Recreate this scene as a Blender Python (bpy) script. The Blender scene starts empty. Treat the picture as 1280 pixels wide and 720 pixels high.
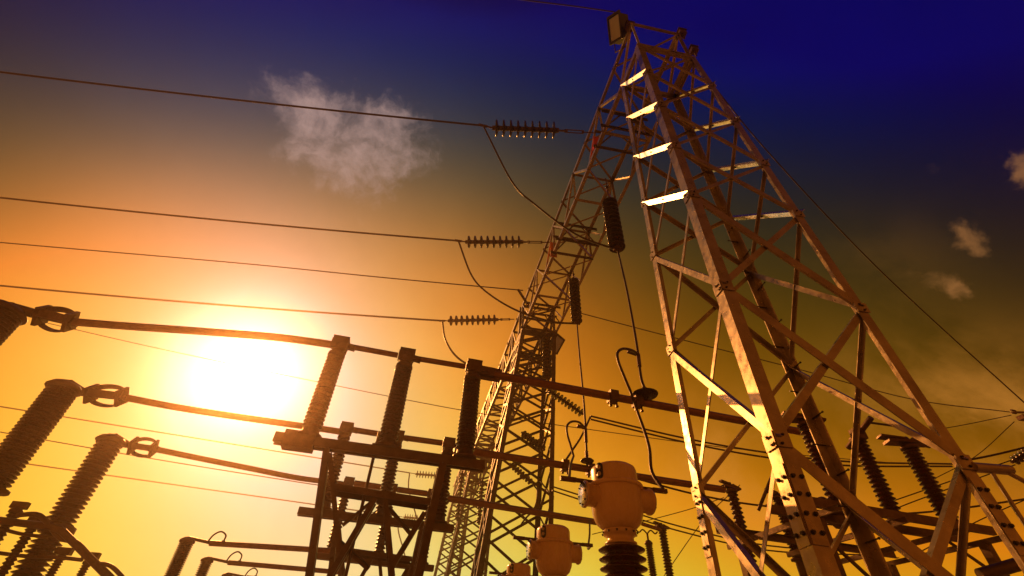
import bpy, math, random
from mathutils import Vector as V, Matrix, Quaternion
random.seed(7)
D2R = math.radians
SC = bpy.context.scene
COL = SC.collection

# ------------------------------------------------------------------ camera
CAM = V((0, 0, 1.6))
F, PITCH, ROLL, YAW = 582.1, D2R(41.80), D2R(2.64), D2R(9.10)
fh = V((math.sin(YAW), math.cos(YAW), 0)); r0 = V((math.cos(YAW), -math.sin(YAW), 0)); up0 = V((0, 0, 1))
FW = fh*math.cos(PITCH) + up0*math.sin(PITCH)
u0 = -fh*math.sin(PITCH) + up0*math.cos(PITCH)
RT = r0*math.cos(ROLL) + u0*math.sin(ROLL)
UP = -r0*math.sin(ROLL) + u0*math.cos(ROLL)
cd = bpy.data.cameras.new('camera'); cam = bpy.data.objects.new('camera', cd); COL.objects.link(cam)
cam.matrix_world = Matrix(((RT.x, UP.x, -FW.x, CAM.x), (RT.y, UP.y, -FW.y, CAM.y), (RT.z, UP.z, -FW.z, CAM.z), (0, 0, 0, 1)))
cd.sensor_width = 36; cd.lens = F/1280*36; cd.clip_start = .05; cd.clip_end = 2000
SC.camera = cam

def ray(x, y): return (RT*((x-640)/F) - UP*((y-360)/F) + FW)
def at_d(x, y, d): return CAM + ray(x, y)*d                      # d metres along the optical axis
def at_z(x, y, z): q = ray(x, y); return CAM + q*((z-CAM.z)/q.z)  # on a level plane
def at_y(x, y, Y): q = ray(x, y); return CAM + q*(Y/q.y)          # on a wall-like plane
def depth(P): return (V(P)-CAM).dot(FW)
def px(P):
    q = V(P)-CAM; return (640+F*q.dot(RT)/q.dot(FW), 360-F*q.dot(UP)/q.dot(FW))
def drop(P, y):                                                   # height below/above P whose picture row is y
    n = UP*F + FW*(y-360); a = V((P[0], P[1], 0))-CAM
    return -(a.dot(n))/n.z
def m_px(n, P): return n*depth(P)/F                               # n photo pixels in metres at P

# ------------------------------------------------------------------ sky and sun
SUN = ray(310, 468).normalized()
EXPOSURE = 0.0
SC.view_settings.view_transform = 'Standard'; SC.view_settings.look = 'None'
SC.view_settings.exposure = EXPOSURE; SC.view_settings.gamma = 1; SC.view_settings.use_curve_mapping = False
world = bpy.data.worlds.new('World'); SC.world = world; world.use_nodes = True
NT = world.node_tree; NT.nodes.clear()
def NN(t, **k):
    n = NT.nodes.new(t)
    for a, b in k.items(): setattr(n, a, b)
    return n
def setin(sock, v):
    if hasattr(v, 'is_linked') or isinstance(v, bpy.types.NodeSocket): NT.links.new(v, sock)
    else: sock.default_value = v
def M(op, a, b=None, c=None, clamp=False):
    n = NN('ShaderNodeMath', operation=op, use_clamp=clamp); setin(n.inputs[0], a)
    if b is not None: setin(n.inputs[1], b)
    if c is not None: setin(n.inputs[2], c)
    return n.outputs[0]
def VM(op, a, b=None, s=None):
    n = NN('ShaderNodeVectorMath', operation=op); setin(n.inputs[0], a)
    if b is not None: setin(n.inputs[1], b)
    if s is not None: setin(n.inputs['Scale'], s)
    return n.outputs['Value'] if op == 'DOT_PRODUCT' else n.outputs[0]
def SM(x, a, b):
    n = NN('ShaderNodeMapRange', interpolation_type='SMOOTHSTEP'); setin(n.inputs[0], x)
    n.inputs[1].default_value = min(a, b); n.inputs[2].default_value = max(a, b)
    if a > b: n.inputs[3].default_value = 1; n.inputs[4].default_value = 0
    return n.outputs[0]
def MIX(f, a, b):
    n = NN('ShaderNodeMix', data_type='RGBA'); setin(n.inputs[0], f); setin(n.inputs[6], a); setin(n.inputs[7], b); return n.outputs[2]
tc = NN('ShaderNodeTexCoord'); DIR = VM('NORMALIZE', tc.outputs['Generated'])
AX = (-.10139, -.35917, .92775); BX = (.98151, -.18831, .03436)
COEF = [(-5.6917, -.2164, 3.1455), (8.6879, 2.452, -4.0463), (-9.0971, -1.0855, 6.6452), (22.0277, 4.9643, -17.2107), (-24.9628, -14.2263, 9.3823),
        (-19.5575, -9.9014, 3.9092), (-6.1453, 4.1848, 1.6549), (2.4023, 9.2667, 14.9432), (10.0501, .1782, -3.0029), (-1.137, 4.1794, -3.5287),
        (6.2231, 4.7158, .5307), (-4.7557, 8.4262, 11.7941), (11.8726, 5.6335, 4.4035), (4.1356, -5.4749, -15.6636), (-2.7828, 10.675, 27.5012)]
zz = M('MINIMUM', M('MAXIMUM', VM('DOT_PRODUCT', DIR, AX), -.2), .76)
dd0 = M('ARCCOSINE', M('MINIMUM', M('MAXIMUM', VM('DOT_PRODUCT', DIR, tuple(SUN)), -1.0), 1.0))
dd = M('MINIMUM', dd0, 1.44)
xx = M('MINIMUM', M('MAXIMUM', VM('DOT_PRODUCT', DIR, BX), -.74), .74)
fe = [None, zz, M('MULTIPLY', zz, zz), dd, M('MULTIPLY', dd, dd), M('MULTIPLY', zz, dd), xx, M('MULTIPLY', xx, zz), M('MULTIPLY', dd, xx), M('MULTIPLY', xx, xx), M('MULTIPLY', dd, M('MULTIPLY', dd, dd)),
      M('MULTIPLY', zz, M('MULTIPLY', zz, zz)), M('MULTIPLY', dd, M('MULTIPLY', zz, zz)), M('MULTIPLY', zz, M('MULTIPLY', dd, dd)), M('MULTIPLY', zz, M('MULTIPLY', xx, xx))]
acc = COEF[0]
for k in range(1, 15): acc = VM('ADD', acc, VM('SCALE', COEF[k], None, fe[k]))
sp = NN('ShaderNodeSeparateXYZ'); NT.links.new(acc, sp.inputs[0])
cb = NN('ShaderNodeCombineXYZ')
CAP = (.82, .83, .55)
ch = [M('MINIMUM', M('POWER', math.e, sp.outputs[k]), CAP[k]) for k in range(3)]
near = M('POWER', math.e, M('MULTIPLY', M('POWER', M('DIVIDE', dd0, .36), 2.0), -1.0))
ch[1] = M('MULTIPLY', ch[1], M('MULTIPLY_ADD', near, .14, 1.0)); ch[2] = M('MULTIPLY', ch[2], M('MULTIPLY_ADD', near, .2, 1.0))
ch[2] = M('MINIMUM', ch[2], M('MAXIMUM', .105, M('MULTIPLY', ch[1], .95)))
for k in range(3): NT.links.new(M('MAXIMUM', M('SUBTRACT', M('MULTIPLY', ch[k], .97), (.005, .0045, .003)[k]), 0.0), cb.inputs[k])
# unseen sky behind the camera, made red-orange as warm fill on the steel
back = MIX(SM(VM('DOT_PRODUCT', DIR, (0, 0, 1)), .0, .9), (.42, .105, .008, 1), (.085, .022, .004, 1))
skyc = MIX(SM(VM('DOT_PRODUCT', DIR, tuple(FW)), .58, .28), cb.outputs[0], back)
# clouds
def noise(scale, detail, rough, off=(0, 0, 0), dist=0.0):
    n = NN('ShaderNodeTexNoise'); n.inputs['Scale'].default_value = scale; n.inputs['Detail'].default_value = detail
    n.inputs['Roughness'].default_value = rough; n.inputs['Distortion'].default_value = dist
    NT.links.new(VM('ADD', DIR, off), n.inputs['Vector']); return n.outputs[0]
wn = NN('ShaderNodeTexNoise'); wn.inputs['Scale'].default_value = 7; wn.inputs['Detail'].default_value = 6; wn.inputs['Roughness'].default_value = .6
NT.links.new(VM('ADD', DIR, (2.2, 4.1, .6)), wn.inputs['Vector'])
DIR0 = DIR; DIRW = VM('ADD', DIR, VM('SCALE', VM('SUBTRACT', wn.outputs['Color'], (.5, .5, .5)), None, .16))
DIR = VM('ADD', DIR0, VM('SCALE', VM('SUBTRACT', wn.outputs['Color'], (.5, .5, .5)), None, .07))
n1 = noise(11, 10, .62, (3.1, .4, 1.7), .3); n2 = noise(42, 9, .6, (.3, 5, 2), .3); DIR = DIR0; n3 = noise(3.2, 7, .6, (7, 1, 2), .5); DIR = DIRW
def blob(x, y, rx, ry=None):
    ry = ry or rx
    c = ray(x, y).normalized(); ex = (ray(x+20, y).normalized()-c); ey = (ray(x, y+20).normalized()-c)
    a = M('MULTIPLY', VM('DOT_PRODUCT', VM('SUBTRACT', DIR, tuple(c)), tuple(ex.normalized())), 20/ex.length/rx)
    b = M('MULTIPLY', VM('DOT_PRODUCT', VM('SUBTRACT', DIR, tuple(c)), tuple(ey.normalized())), 20/ey.length/ry)
    s = M('ADD', M('MULTIPLY', a, a), M('MULTIPLY', b, b))
    return M('POWER', math.e, M('MULTIPLY', s, -1.0))
mix_n = M('ADD', M('MULTIPLY', n1, .72), M('MULTIPLY', n2, .28))
mask = blob(436, 172, 100, 60)
mask = M('ADD', mask, M('MULTIPLY', blob(504, 158, 58, 46), .6))
mask = M('ADD', mask, M('MULTIPLY', blob(436, 245, 95, 55), .62))
mask = M('ADD', mask, M('MULTIPLY', blob(378, 132, 75, 42), .4))
a1 = SM(M('ADD', M('MULTIPLY', M('MINIMUM', mask, 1.0), .46), mix_n), .72, 1.18)
skyc = MIX(M('MULTIPLY', a1, .70), skyc, MIX(SM(VM('DOT_PRODUCT', DIR0, (0, 0, 1)), .62, .78), (.64, .36, .20, 1), (.56, .37, .33, 1)))
m2 = M('ADD', blob(1203, 292, 34, 20), blob(1203, 366, 34, 20)); m2 = M('ADD', m2, M('MULTIPLY', blob(1265, 215, 32, 28), 1.2)); m2 = M('ADD', m2, M('MULTIPLY', blob(1150, 350, 60, 30), .5)); m2 = M('ADD', m2, M('MULTIPLY', blob(1160, 216, 30, 14), .5))
a2 = SM(M('ADD', M('MULTIPLY', M('MINIMUM', m2, 1.0), .5), mix_n), .70, 1.14)
skyc = MIX(M('MULTIPLY', a2, .55), skyc, MIX(SM(VM('DOT_PRODUCT', DIR0, (0, 0, 1)), .55, .72), (.46, .19, .055, 1), (.26, .12, .075, 1)))
DIR = DIR0
m3 = M('ADD', blob(1250, 530, 190, 90), M('MULTIPLY', blob(930, 600, 130, 90), .8)); m3 = M('ADD', m3, M('MULTIPLY', blob(1100, 330, 90, 50), .1))
a3 = M('MULTIPLY', SM(M('ADD', n3, M('MULTIPLY', n1, .35)), .58, .85), M('MINIMUM', m3, 1.0))
skyc = MIX(M('MULTIPLY', a3, .62), skyc, (.62, .24, .035, 1))
mott = M('ADD', M('MULTIPLY', M('ADD', n3, M('MULTIPLY', n1, .5)), .32), .76)
skyc = VM('SCALE', skyc, None, mott)
# glare round the sun
g1 = M('MULTIPLY', M('POWER', math.e, M('MULTIPLY', M('POWER', M('DIVIDE', dd0, .083), 2.0), -1.0)), 2.0)
g2 = M('MULTIPLY', M('POWER', math.e, M('MULTIPLY', M('DIVIDE', dd0, .11), -1.0)), .12)
skyc = VM('ADD', skyc, VM('SCALE', (1.0, .86, .62), None, g1))
skyc = VM('ADD', skyc, VM('SCALE', (1.0, .72, .34), None, g2))
# a physical daylight sky laid under the graded one
nish = NN('ShaderNodeTexSky', sky_type='NISHITA'); nish.sun_disc = False
nish.sun_elevation = math.asin(SUN.z); nish.sun_rotation = math.atan2(SUN.x, SUN.y); nish.dust_density = 4
skyc = VM('ADD', VM('SCALE', skyc, None, 10.0), VM('MULTIPLY', nish.outputs[0], (.02, .012, .004)))
bg = NN('ShaderNodeBackground'); bg.inputs[1].default_value = .1; NT.links.new(skyc, bg.inputs[0])
wo = NN('ShaderNodeOutputWorld'); NT.links.new(bg.outputs[0], wo.inputs[0])

sd = bpy.data.lights.new('sun', 'SUN'); sd.energy = 5.0; sd.color = (1, .385, .085); sd.angle = D2R(.6)
so = bpy.data.objects.new('sun', sd); COL.objects.link(so); so.rotation_euler = SUN.to_track_quat('Z', 'Y').to_euler(); so.location = SUN*60

SC.render.engine = 'CYCLES'
SC.cycles.use_denoising = True
SC.cycles.max_bounces = 6

# ------------------------------------------------------------------ materials
def mat(name, base, rough=.5, metal=0., var=.15, scale=6., bump=.0, coat=0., dark=None, rvar=.12, stretch=None, spec=None):
    m = bpy.data.materials.new(name); m.use_nodes = True; t = m.node_tree; N = t.nodes; b = N['Principled BSDF']
    tcn = N.new('ShaderNodeTexCoord'); src = tcn.outputs['Object']
    if stretch:
        mp = N.new('ShaderNodeMapping'); mp.inputs['Scale'].default_value = stretch; t.links.new(src, mp.inputs[0]); src = mp.outputs[0]
    n = N.new('ShaderNodeTexNoise'); n.inputs['Scale'].default_value = scale; n.inputs['Detail'].default_value = 7; n.inputs['Roughness'].default_value = .65
    t.links.new(src, n.inputs['Vector'])
    rp = N.new('ShaderNodeValToRGB'); rp.color_ramp.elements[0].position = .3; rp.color_ramp.elements[1].position = .72
    d = dark or tuple(c*(1-2*var) for c in base)
    rp.color_ramp.elements[0].color = (*d, 1); rp.color_ramp.elements[1].color = (*[min(1, c*(1+var)) for c in base], 1)
    t.links.new(n.outputs[0], rp.inputs[0]); t.links.new(rp.outputs[0], b.inputs['Base Color'])
    mr = N.new('ShaderNodeMapRange'); mr.inputs[1].default_value = .3; mr.inputs[2].default_value = .7
    mr.inputs[3].default_value = rough-rvar; mr.inputs[4].default_value = rough+rvar
    n2 = N.new('ShaderNodeTexNoise'); n2.inputs['Scale'].default_value = scale*3.7; n2.inputs['Detail'].default_value = 5
    t.links.new(src, n2.inputs['Vector']); t.links.new(n2.outputs[0], mr.inputs[0]); t.links.new(mr.outputs[0], b.inputs['Roughness'])
    b.inputs['Metallic'].default_value = metal; b.inputs['Coat Weight'].default_value = coat
    if spec is not None: b.inputs['Specular IOR Level'].default_value = spec
    if bump:
        bp = N.new('ShaderNodeBump'); bp.inputs['Strength'].default_value = bump; bp.inputs['Distance'].default_value = .01
        t.links.new(n2.outputs[0], bp.inputs['Height']); t.links.new(bp.outputs[0], b.inputs['Normal'])
    return m
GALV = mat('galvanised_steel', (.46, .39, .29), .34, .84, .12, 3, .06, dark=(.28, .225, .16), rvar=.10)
GALVB = mat('glint_galvanising', (.70, .72, .76), .25, .9, .15, 9, .15, rvar=.07)  # sun glint put into a paler, glossier copy of the steel
COVER = mat('turned_aluminium_cover', (.72, .70, .66), .24, .9, .04, 6, 0, rvar=.03)
LATT = mat('shaded_lattice_steel', (.085, .055, .034), .5, .35, .2, 4, .1, dark=(.045, .025, .014))  # darker copy of the steel, backlit shade put into its colour
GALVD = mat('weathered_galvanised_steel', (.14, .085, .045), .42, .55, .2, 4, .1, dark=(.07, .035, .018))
ALU = mat('aluminium_tube', (.26, .12, .06), .40, .5, .15, 9, .05)
PORC = mat('brown_porcelain', (.07, .014, .006), .30, 0, .35, 12, 0, coat=.2, spec=.4)
DISC = mat('dark_glazed_disc', (.03, .010, .006), .26, 0, .2, 9, 0, coat=0, spec=.35)
PAINT = mat('cream_tank_paint', (.76, .55, .24), .28, 0, .03, 2.5, .0, dark=(.72, .50, .21), coat=.25, stretch=(2, 2, .7))
CAST = mat('cast_fitting', (.12, .055, .028), .48, .4, .2, 14, .2)
WIRE = mat('stranded_wire', (.06, .035, .022), .5, .4, .15, 20, 0)
DARK = mat('dark_housing', (.035, .035, .04), .4, .2, .2, 6, 0)
GLASS = mat('lamp_lens', (.42, .52, .72), .18, .0, .05, 3, 0, coat=.6)
RED = mat('red_enamel', (.55, .03, .03), .4, 0, .1, 6, 0)
ORANGE = mat('orange_enamel', (.62, .16, .02), .4, 0, .1, 6, 0)
BOLT = mat('bolt_steel', (.05, .035, .025), .5, .4, .2, 20, 0)
SIGHT = mat('sight_glass', (.55, .42, .22), .2, 0, .05, 6, 0)
CONC = mat('concrete_footing', (.33, .31, .28), .85, 0, .12, 5, .3)

# ------------------------------------------------------------------ mesh builder
class MB:
    def __init__(s): s.v = []; s.f = []; s.sm = []
    def add(s, vs, fs, smooth=False):
        o = len(s.v); s.v += [V(q) for q in vs]
        for f in fs: s.f.append([i+o for i in f]); s.sm.append(smooth)
        return s
    def prism(s, prof, p, q):            # prof: list of offset vectors (world); closed section swept from p to q
        n = len(prof); vs = [p+o for o in prof]+[q+o for o in prof]
        fs = [[i, (i+1) % n, n+(i+1) % n, n+i] for i in range(n)]+[list(range(n))[::-1], list(range(n, 2*n))]
        return s.add(vs, fs)
    def bar(s, p, q, w, h, up=None):
        p, q = V(p), V(q); d = (q-p).normalized(); up = V(up) if up is not None else V((0, 0, 1))
        if abs(d.dot(up)) > .98: up = V((0, 1, 0))
        a = d.cross(up).normalized(); b = a.cross(d).normalized()
        return s.prism([a*w/2+b*h/2, -a*w/2+b*h/2, -a*w/2-b*h/2, a*w/2-b*h/2], p, q)
    def box(s, c, sx, sy, sz, ax=None):
        c = V(c); X, Y, Z = ax or (V((1, 0, 0)), V((0, 1, 0)), V((0, 0, 1)))
        vs = [c+X*(i*sx/2)+Y*(j*sy/2)+Z*(k*sz/2) for k in (-1, 1) for j in (-1, 1) for i in (-1, 1)]
        return s.add(vs, [[0, 2, 3, 1], [4, 5, 7, 6], [0, 1, 5, 4], [2, 6, 7, 3], [0, 4, 6, 2], [1, 3, 7, 5]])
    def angle(s, p, q, a, b, w, t, w2=None):   # L section: legs along unit-ish directions a and b from the heel line pq
        p, q = V(p), V(q); w2 = w2 or w
        return s.prism([V((0, 0, 0)), a*w, a*w+b*t, a*t+b*t, a*t+b*w2, b*w2], p, q)
    def chan(s, p, q, web, fl, h, w, t):       # channel: web of height h along unit web, flanges of width w along fl
        p, q = V(p), V(q)
        return s.prism([-web*h/2, -web*h/2+fl*w, -web*(h/2-t)+fl*w, -web*(h/2-t)+fl*t, web*(h/2-t)+fl*t, web*(h/2-t)+fl*w, web*h/2+fl*w, web*h/2], p, q)
    def tube(s, pts, r, n=10, cap=True):
        pts = [V(p) for p in pts]; N = len(pts); rings = []
        t = (pts[1]-pts[0]).normalized(); up = V((0, 0, 1)) if abs(t.z) < .9 else V((1, 0, 0))
        a = t.cross(up).normalized()
        for i, p in enumerate(pts):
            t = (pts[min(i+1, N-1)]-pts[max(i-1, 0)]).normalized(); a = (a-t*a.dot(t)).normalized(); b = t.cross(a)
            rr = r[i] if isinstance(r, (list, tuple)) else r
            rings.append([p+(a*math.cos(2*math.pi*k/n)+b*math.sin(2*math.pi*k/n))*rr for k in range(n)])
        vs = [x for R_ in rings for x in R_]
        fs = [[i*n+k, i*n+(k+1) % n, (i+1)*n+(k+1) % n, (i+1)*n+k] for i in range(N-1) for k in range(n)]
        s.add(vs, fs, True)
        if cap: s.add(rings[0], [list(range(n))[::-1]]); s.add(rings[-1], [list(range(n))])
        return s
    def lathe(s, prof, o, ax=None, n=24, smooth=True):   # prof: (radius, along)
        o = V(o); ax = V(ax).normalized() if ax is not None else V((0, 0, 1))
        t = V((1, 0, 0)) if abs(ax.x) < .9 else V((0, 1, 0)); a = ax.cross(t).normalized(); b = ax.cross(a)
        vs = [o+ax*h+(a*math.cos(2*math.pi*k/n)+b*math.sin(2*math.pi*k/n))*max(r_, 1e-4) for r_, h in prof for k in range(n)]
        fs = [[i*n+k, i*n+(k+1) % n, (i+1)*n+(k+1) % n, (i+1)*n+k] for i in range(len(prof)-1) for k in range(n)]
        return s.add(vs, fs, smooth)
    def build(s, name, m, parent=None):
        off = V(parent['org']) if parent is not None and 'org' in parent else V((0, 0, 0))
        me = bpy.data.meshes.new(name); me.from_pydata([tuple(v-off) for v in s.v], [], s.f); me.update()
        me.polygons.foreach_set('use_smooth', s.sm)
        me.materials.append(m); o = bpy.data.objects.new(name, me); COL.objects.link(o)
        if parent is not None: o.parent = parent; o['org'] = tuple(off)
        import bmesh
        bm = bmesh.new(); bm.from_mesh(me); bmesh.ops.recalc_face_normals(bm, faces=bm.faces); bm.to_mesh(me); bm.free()
        return o
def thing(name, label, cat, loc, group=None):
    o = bpy.data.objects.new(name, None); COL.objects.link(o); o.location = loc; o.empty_display_size = .2
    o['org'] = tuple(loc); o['label'] = label; o['category'] = cat
    if group: o['group'] = group
    return o
def tag(o, label, cat, group=None):
    o['label'] = label; o['category'] = cat
    if group: o['group'] = group
    return o
def curve(p, q, sag, n=16):
    p, q = V(p), V(q); return [p.lerp(q, i/n)-V((0, 0, 4*sag*(i/n)*(1-i/n))) for i in range(n+1)]
def spline(pts, n=8):
    pts = [V(p) for p in pts]; P = [pts[0]*2-pts[1]]+pts+[pts[-1]*2-pts[-2]]; out = []
    for i in range(1, len(P)-2):
        a, b, c, d = P[i-1:i+3]
        for k in range(n):
            t = k/n; out.append(.5*((2*b)+(c-a)*t+(2*a-5*b+4*c-d)*t*t+(3*b-a-3*c+d)*t**3))
    return out+[pts[-1]]
X, Y, Z = V((1, 0, 0)), V((0, 1, 0)), V((0, 0, 1))

# ------------------------------------------------------------------ ground
g = MB(); g.add([(-300, -300, 0), (300, -300, 0), (300, 300, 0), (-300, 300, 0)], [[0, 1, 2, 3]])
go = g.build('ground', mat('yard_gravel', (.30, .20, .12), .9, 0, .22, 3.0, .5)); go['kind'] = 'structure'

# ------------------------------------------------------------------ haze volume added to veil things near the sun like lens glare
hz = MB(); hz.box((0, 0, 8.5), 620, 620, 19)
hm = bpy.data.materials.new('glare_haze'); hm.use_nodes = True; hn = hm.node_tree; hn.nodes.clear()
pv = hn.nodes.new('ShaderNodeVolumePrincipled'); pv.inputs['Color'].default_value = (1, .70, .48, 1); pv.inputs['Density'].default_value = .0039; pv.inputs['Anisotropy'].default_value = .93
ho = hn.nodes.new('ShaderNodeOutputMaterial'); hn.links.new(pv.outputs[0], ho.inputs['Volume'])
hb_ = hz.build('haze', hm); hb_['kind'] = 'stuff'

# ------------------------------------------------------------------ lattice towers
S = .42
def U(x, y, z): return V((x*S, y*S, z*S+1.6))
LX, LY = 11.2986, 11.9985
def near_leg(l, z):
    sx = {1: -1, 2: -1, 3: 1, 4: 1}[l]; sy = {1: 1, 2: -1, 3: -1, 4: 1}[l]
    return U(LX+sx*(2.9846-.029*z), LY+sy*(2.2698-.0251*z), z)
SG = {1: (1, -1), 2: (1, 1), 3: (-1, 1), 4: (-1, -1)}     # directions the two flanges of a leg point in (x, y)
def flashdir(p, q):
    mid = (p+q)/2; d = (q-p).normalized(); h = (SUN+(CAM-mid).normalized()); h = (h-d*h.dot(d)).normalized(); return h  # facing that mirrors the sun to the camera
def brace(par, p, q, nrm, w, t, inset, tilt=0., mt=None):
    """an angle iron lying in a tower face whose outward normal is nrm; tilt twists it towards a sun glint"""
    d = (q-p).normalized(); n = (nrm-d*nrm.dot(d)).normalized()
    if tilt:
        h = flashdir(p, q)
        if h.dot(n) > 0 or True: n = (n*(1-tilt)+h*tilt).normalized()  # turned out of the face plane so the flange glints
    a = d.cross(n).normalized()
    if a.z > 0: a = -a
    off = -n*inset - a*w/2
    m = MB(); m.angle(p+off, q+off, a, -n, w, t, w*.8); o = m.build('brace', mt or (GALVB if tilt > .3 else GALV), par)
    if tilt > .3: bolts(o, [(p+off).lerp(q+off, u)+a*w*.5+n*.001 for u in (.07, .5, .93)], n, .015, .022)
    return o
def bolts(par, pts, n, r=.016, h=.02, name='bolt'):
    for c in pts:
        m = MB(); m.lathe([(r*1.5, 0), (r*1.5, .004), (r, .0045), (r, h), (0, h+.001)], c, n, 6, False); m.build(name, BOLT, par)

t1 = thing('lattice_tower', 'tall tapering steel lattice tower in the right foreground, nearest of the row', 'lattice tower', (LX*S, LY*S, 0), 'lattice gantry towers')
LEV = [32.6, 28.26, 23.89, 19.68, 15.81, 10.61, 5.22, -.3]
FL = {1: .155, 2: .185, 3: .17, 4: .165}
legs = {}
for l in (1, 2, 3, 4):
    p, q = near_leg(l, -3.75), near_leg(l, 32.75)
    a, b = X*SG[l][0], Y*SG[l][1]
    # tapering angle: two lengths, the lower one heavier, joined by a splice
    m = MB(); mid = near_leg(l, 4.2)
    m.angle(p, mid, a, b, FL[l], .016); m.angle(mid, q, a, b, FL[l]*.97, .0155)
    legs[l] = m.build('leg', GALV, t1)
    f = MB(); f.box(near_leg(l, -3.75)+V((a.x*.07+b.x*.07, a.y*.07+b.y*.07, -.01)), .5, .5, .1); f.build('footing', CONC, t1)
    # splice plates with two rows of bolts
    zs = {1: 4.3, 2: 3.7, 3: 3.9, 4: 4.4}[l]
    for d1, d2 in ((a, -b), (b, -a)):
        c0 = near_leg(l, zs)+d1*FL[l]*.5+d2*.006
        m = MB(); sv = (near_leg(l, zs+.9)-near_leg(l, zs-.9)); m.bar(c0-sv*.5, c0+sv*.5, .012, FL[l]*.9, d1)
        pl = m.build('splice_plate', GALV, t1)
        if l in (1, 2, 3):
            bolts(pl, [c0+sv*k+d1*j*FL[l]*.26+d2*.006 for k in (-.36, -.14, .1, .33) for j in (-1, 1)], d2, .017, .026)
FACES = [((1, 2), -X, 'left'), ((2, 3), -Y, 'front'), ((3, 4), X, 'right'), ((4, 1), Y, 'back')]
for (i, j), nrm, nm in FACES:
    for k in range(len(LEV)-1):
        za, zb = LEV[k], LEV[k+1]
        top = k < 4
        # main diagonal i(k) -> j(k+1), crossing diagonal j(k) -> i(k+1)
        if nm == 'left': w1, w2, t1_, t2_ = (.105 if top else .095), .06, (.85 if k in (0, 1, 2, 3) else 0), 0
        elif nm == 'front': w1, w2, t1_, t2_ = (.10 if top else .15), (.07 if top else .095), 0, 0
        elif nm == 'right': w1, w2, t1_, t2_ = .065, .09, 0, (.7 if k < 4 else .2)
        else: w1, w2, t1_, t2_ = .07, .09, 0, 0
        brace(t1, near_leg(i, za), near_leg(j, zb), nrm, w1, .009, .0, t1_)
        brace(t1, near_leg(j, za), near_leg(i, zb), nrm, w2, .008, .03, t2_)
    for z in (32.6,):
        m = MB(); p, q = near_leg(i, z), near_leg(j, z); n = nrm
        m.angle(p+Z*.0, q+Z*.0, -Z, -n, .12, .01); m.build('top_rail', GALV, t1)
# gusset plates at the nodes of the right front leg and left legs
for l, nrm, dx in ((3, -Y, -X), (2, -Y, X), (1, -X, -Y), (2, -X, Y)):
    for k in range(1, 7):
        c = near_leg(l, LEV[k])+nrm*.012+dx*.07
        m = MB(); m.box(c, .012 if nrm.x else .20, .012 if nrm.y else .20, .17); gp = m.build('gusset_plate', GALV, t1)
        bolts(gp, [c+nrm*.006+dx*.02*s_+Z*.05*s_ for s_ in (-1, 1)], nrm, .012, .02)
# step bolts up the inner leg
for k, z in enumerate([3.2+1.05*i for i in range(16)]):
    c = near_leg(4, z); d = -Y if k % 2 else -X
    o = (V((-.03, 0, 0)) if k % 2 else V((0, -.03, 0)))
    m = MB(); m.tube([c+o, c+o+d*.24], .010, 6); m.lathe([(.018, 0), (.018, .014), (0, .015)], c+o+d*.24, d, 6, False); m.build('step_bolt', BOLT, t1)

def gen_leg(top, bot, t): return bot.lerp(top, t)
def lattice_tower(label, tops, bots, nlev, wl, wb):
    c = sum(bots, V((0, 0, 0)))/4
    t = thing('lattice_tower', label, 'lattice tower', (c.x, c.y, 0), 'lattice gantry towers')
    order = [1, 2, 3, 4]
    for l in order:
        a, b = X*SG[l][0], Y*SG[l][1]; m = MB(); bt = bots[l-1]; tp = tops[l-1]
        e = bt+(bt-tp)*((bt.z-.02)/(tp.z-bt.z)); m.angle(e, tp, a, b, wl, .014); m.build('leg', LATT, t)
        f = MB(); f.box(V((e.x+a.x*.07, e.y+b.y*.07, .03)), .5, .5, .1); f.build('footing', CONC, t)
    # geometric spacing of the X panels
    ts = [0]; s_ = 1.0
    for k in range(nlev): ts.append(ts[-1]+s_); s_ *= .9
    ts = [x/ts[-1] for x in ts]
    for (i, j), nrm, nm in FACES:
        for k in range(nlev):
            A = gen_leg(tops[i-1], bots[i-1], ts[k]); A2 = gen_leg(tops[i-1], bots[i-1], ts[k+1])
            B = gen_leg(tops[j-1], bots[j-1], ts[k]); B2 = gen_leg(tops[j-1], bots[j-1], ts[k+1])
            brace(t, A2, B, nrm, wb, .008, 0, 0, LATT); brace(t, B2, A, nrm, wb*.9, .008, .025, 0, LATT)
        m = MB(); m.angle(tops[i-1], tops[j-1], -Z, -nrm, .1, .01); m.build('top_rail', LATT, t)
    return t
DRIFT = -1.05
T2top = [U(8.15, 47.6, 32.6), U(8.25, 43.0, 32.6), U(12.4, 43.0, 32.6), U(12.4, 47.6, 32.6)]
y2 = 42.4*S
l2, l3 = at_y(610, 640, y2), at_y(692, 640, y2)
T2bot = [V((l2.x-.0, l2.y+2.3, l2.z)), l2, l3, V((l3.x, l3.y+2.3, l3.z))]
T2bot = [tb+(tb-tt)*((tb.z-.3)/(tt.z-tb.z)) for tb, tt in zip(T2bot, T2top)]
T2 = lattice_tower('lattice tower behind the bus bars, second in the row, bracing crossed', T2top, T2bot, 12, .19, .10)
pk = at_d(654, 363, depth(T2top[1])-.2); m = MB(); m.bar(T2top[1]+V((-.1, 0, -.2)), V((T2top[1].x-.1, T2top[1].y, pk.z+.1)), .08, .08); m.build('earth_peak', LATT, T2)
m = MB(); m.bar(pk-X*.25, V((T2top[1].x, T2top[1].y, pk.z))+X*.5, .1, .08); m.build('peak_bracket', LATT, T2)
OFF = V((DRIFT*S, 33.2*S, 0))
T3top = [q+OFF for q in T2top]; T3bot = [q+OFF for q in T2bot]
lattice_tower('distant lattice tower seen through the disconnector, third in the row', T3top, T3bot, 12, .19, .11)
T4top = [q+OFF*2 for q in T2top]; T4bot = [q+OFF*2 for q in T2bot]
lattice_tower('farthest lattice tower of the row, small at lower centre', T4top, T4bot, 11, .2, .12)

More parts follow.
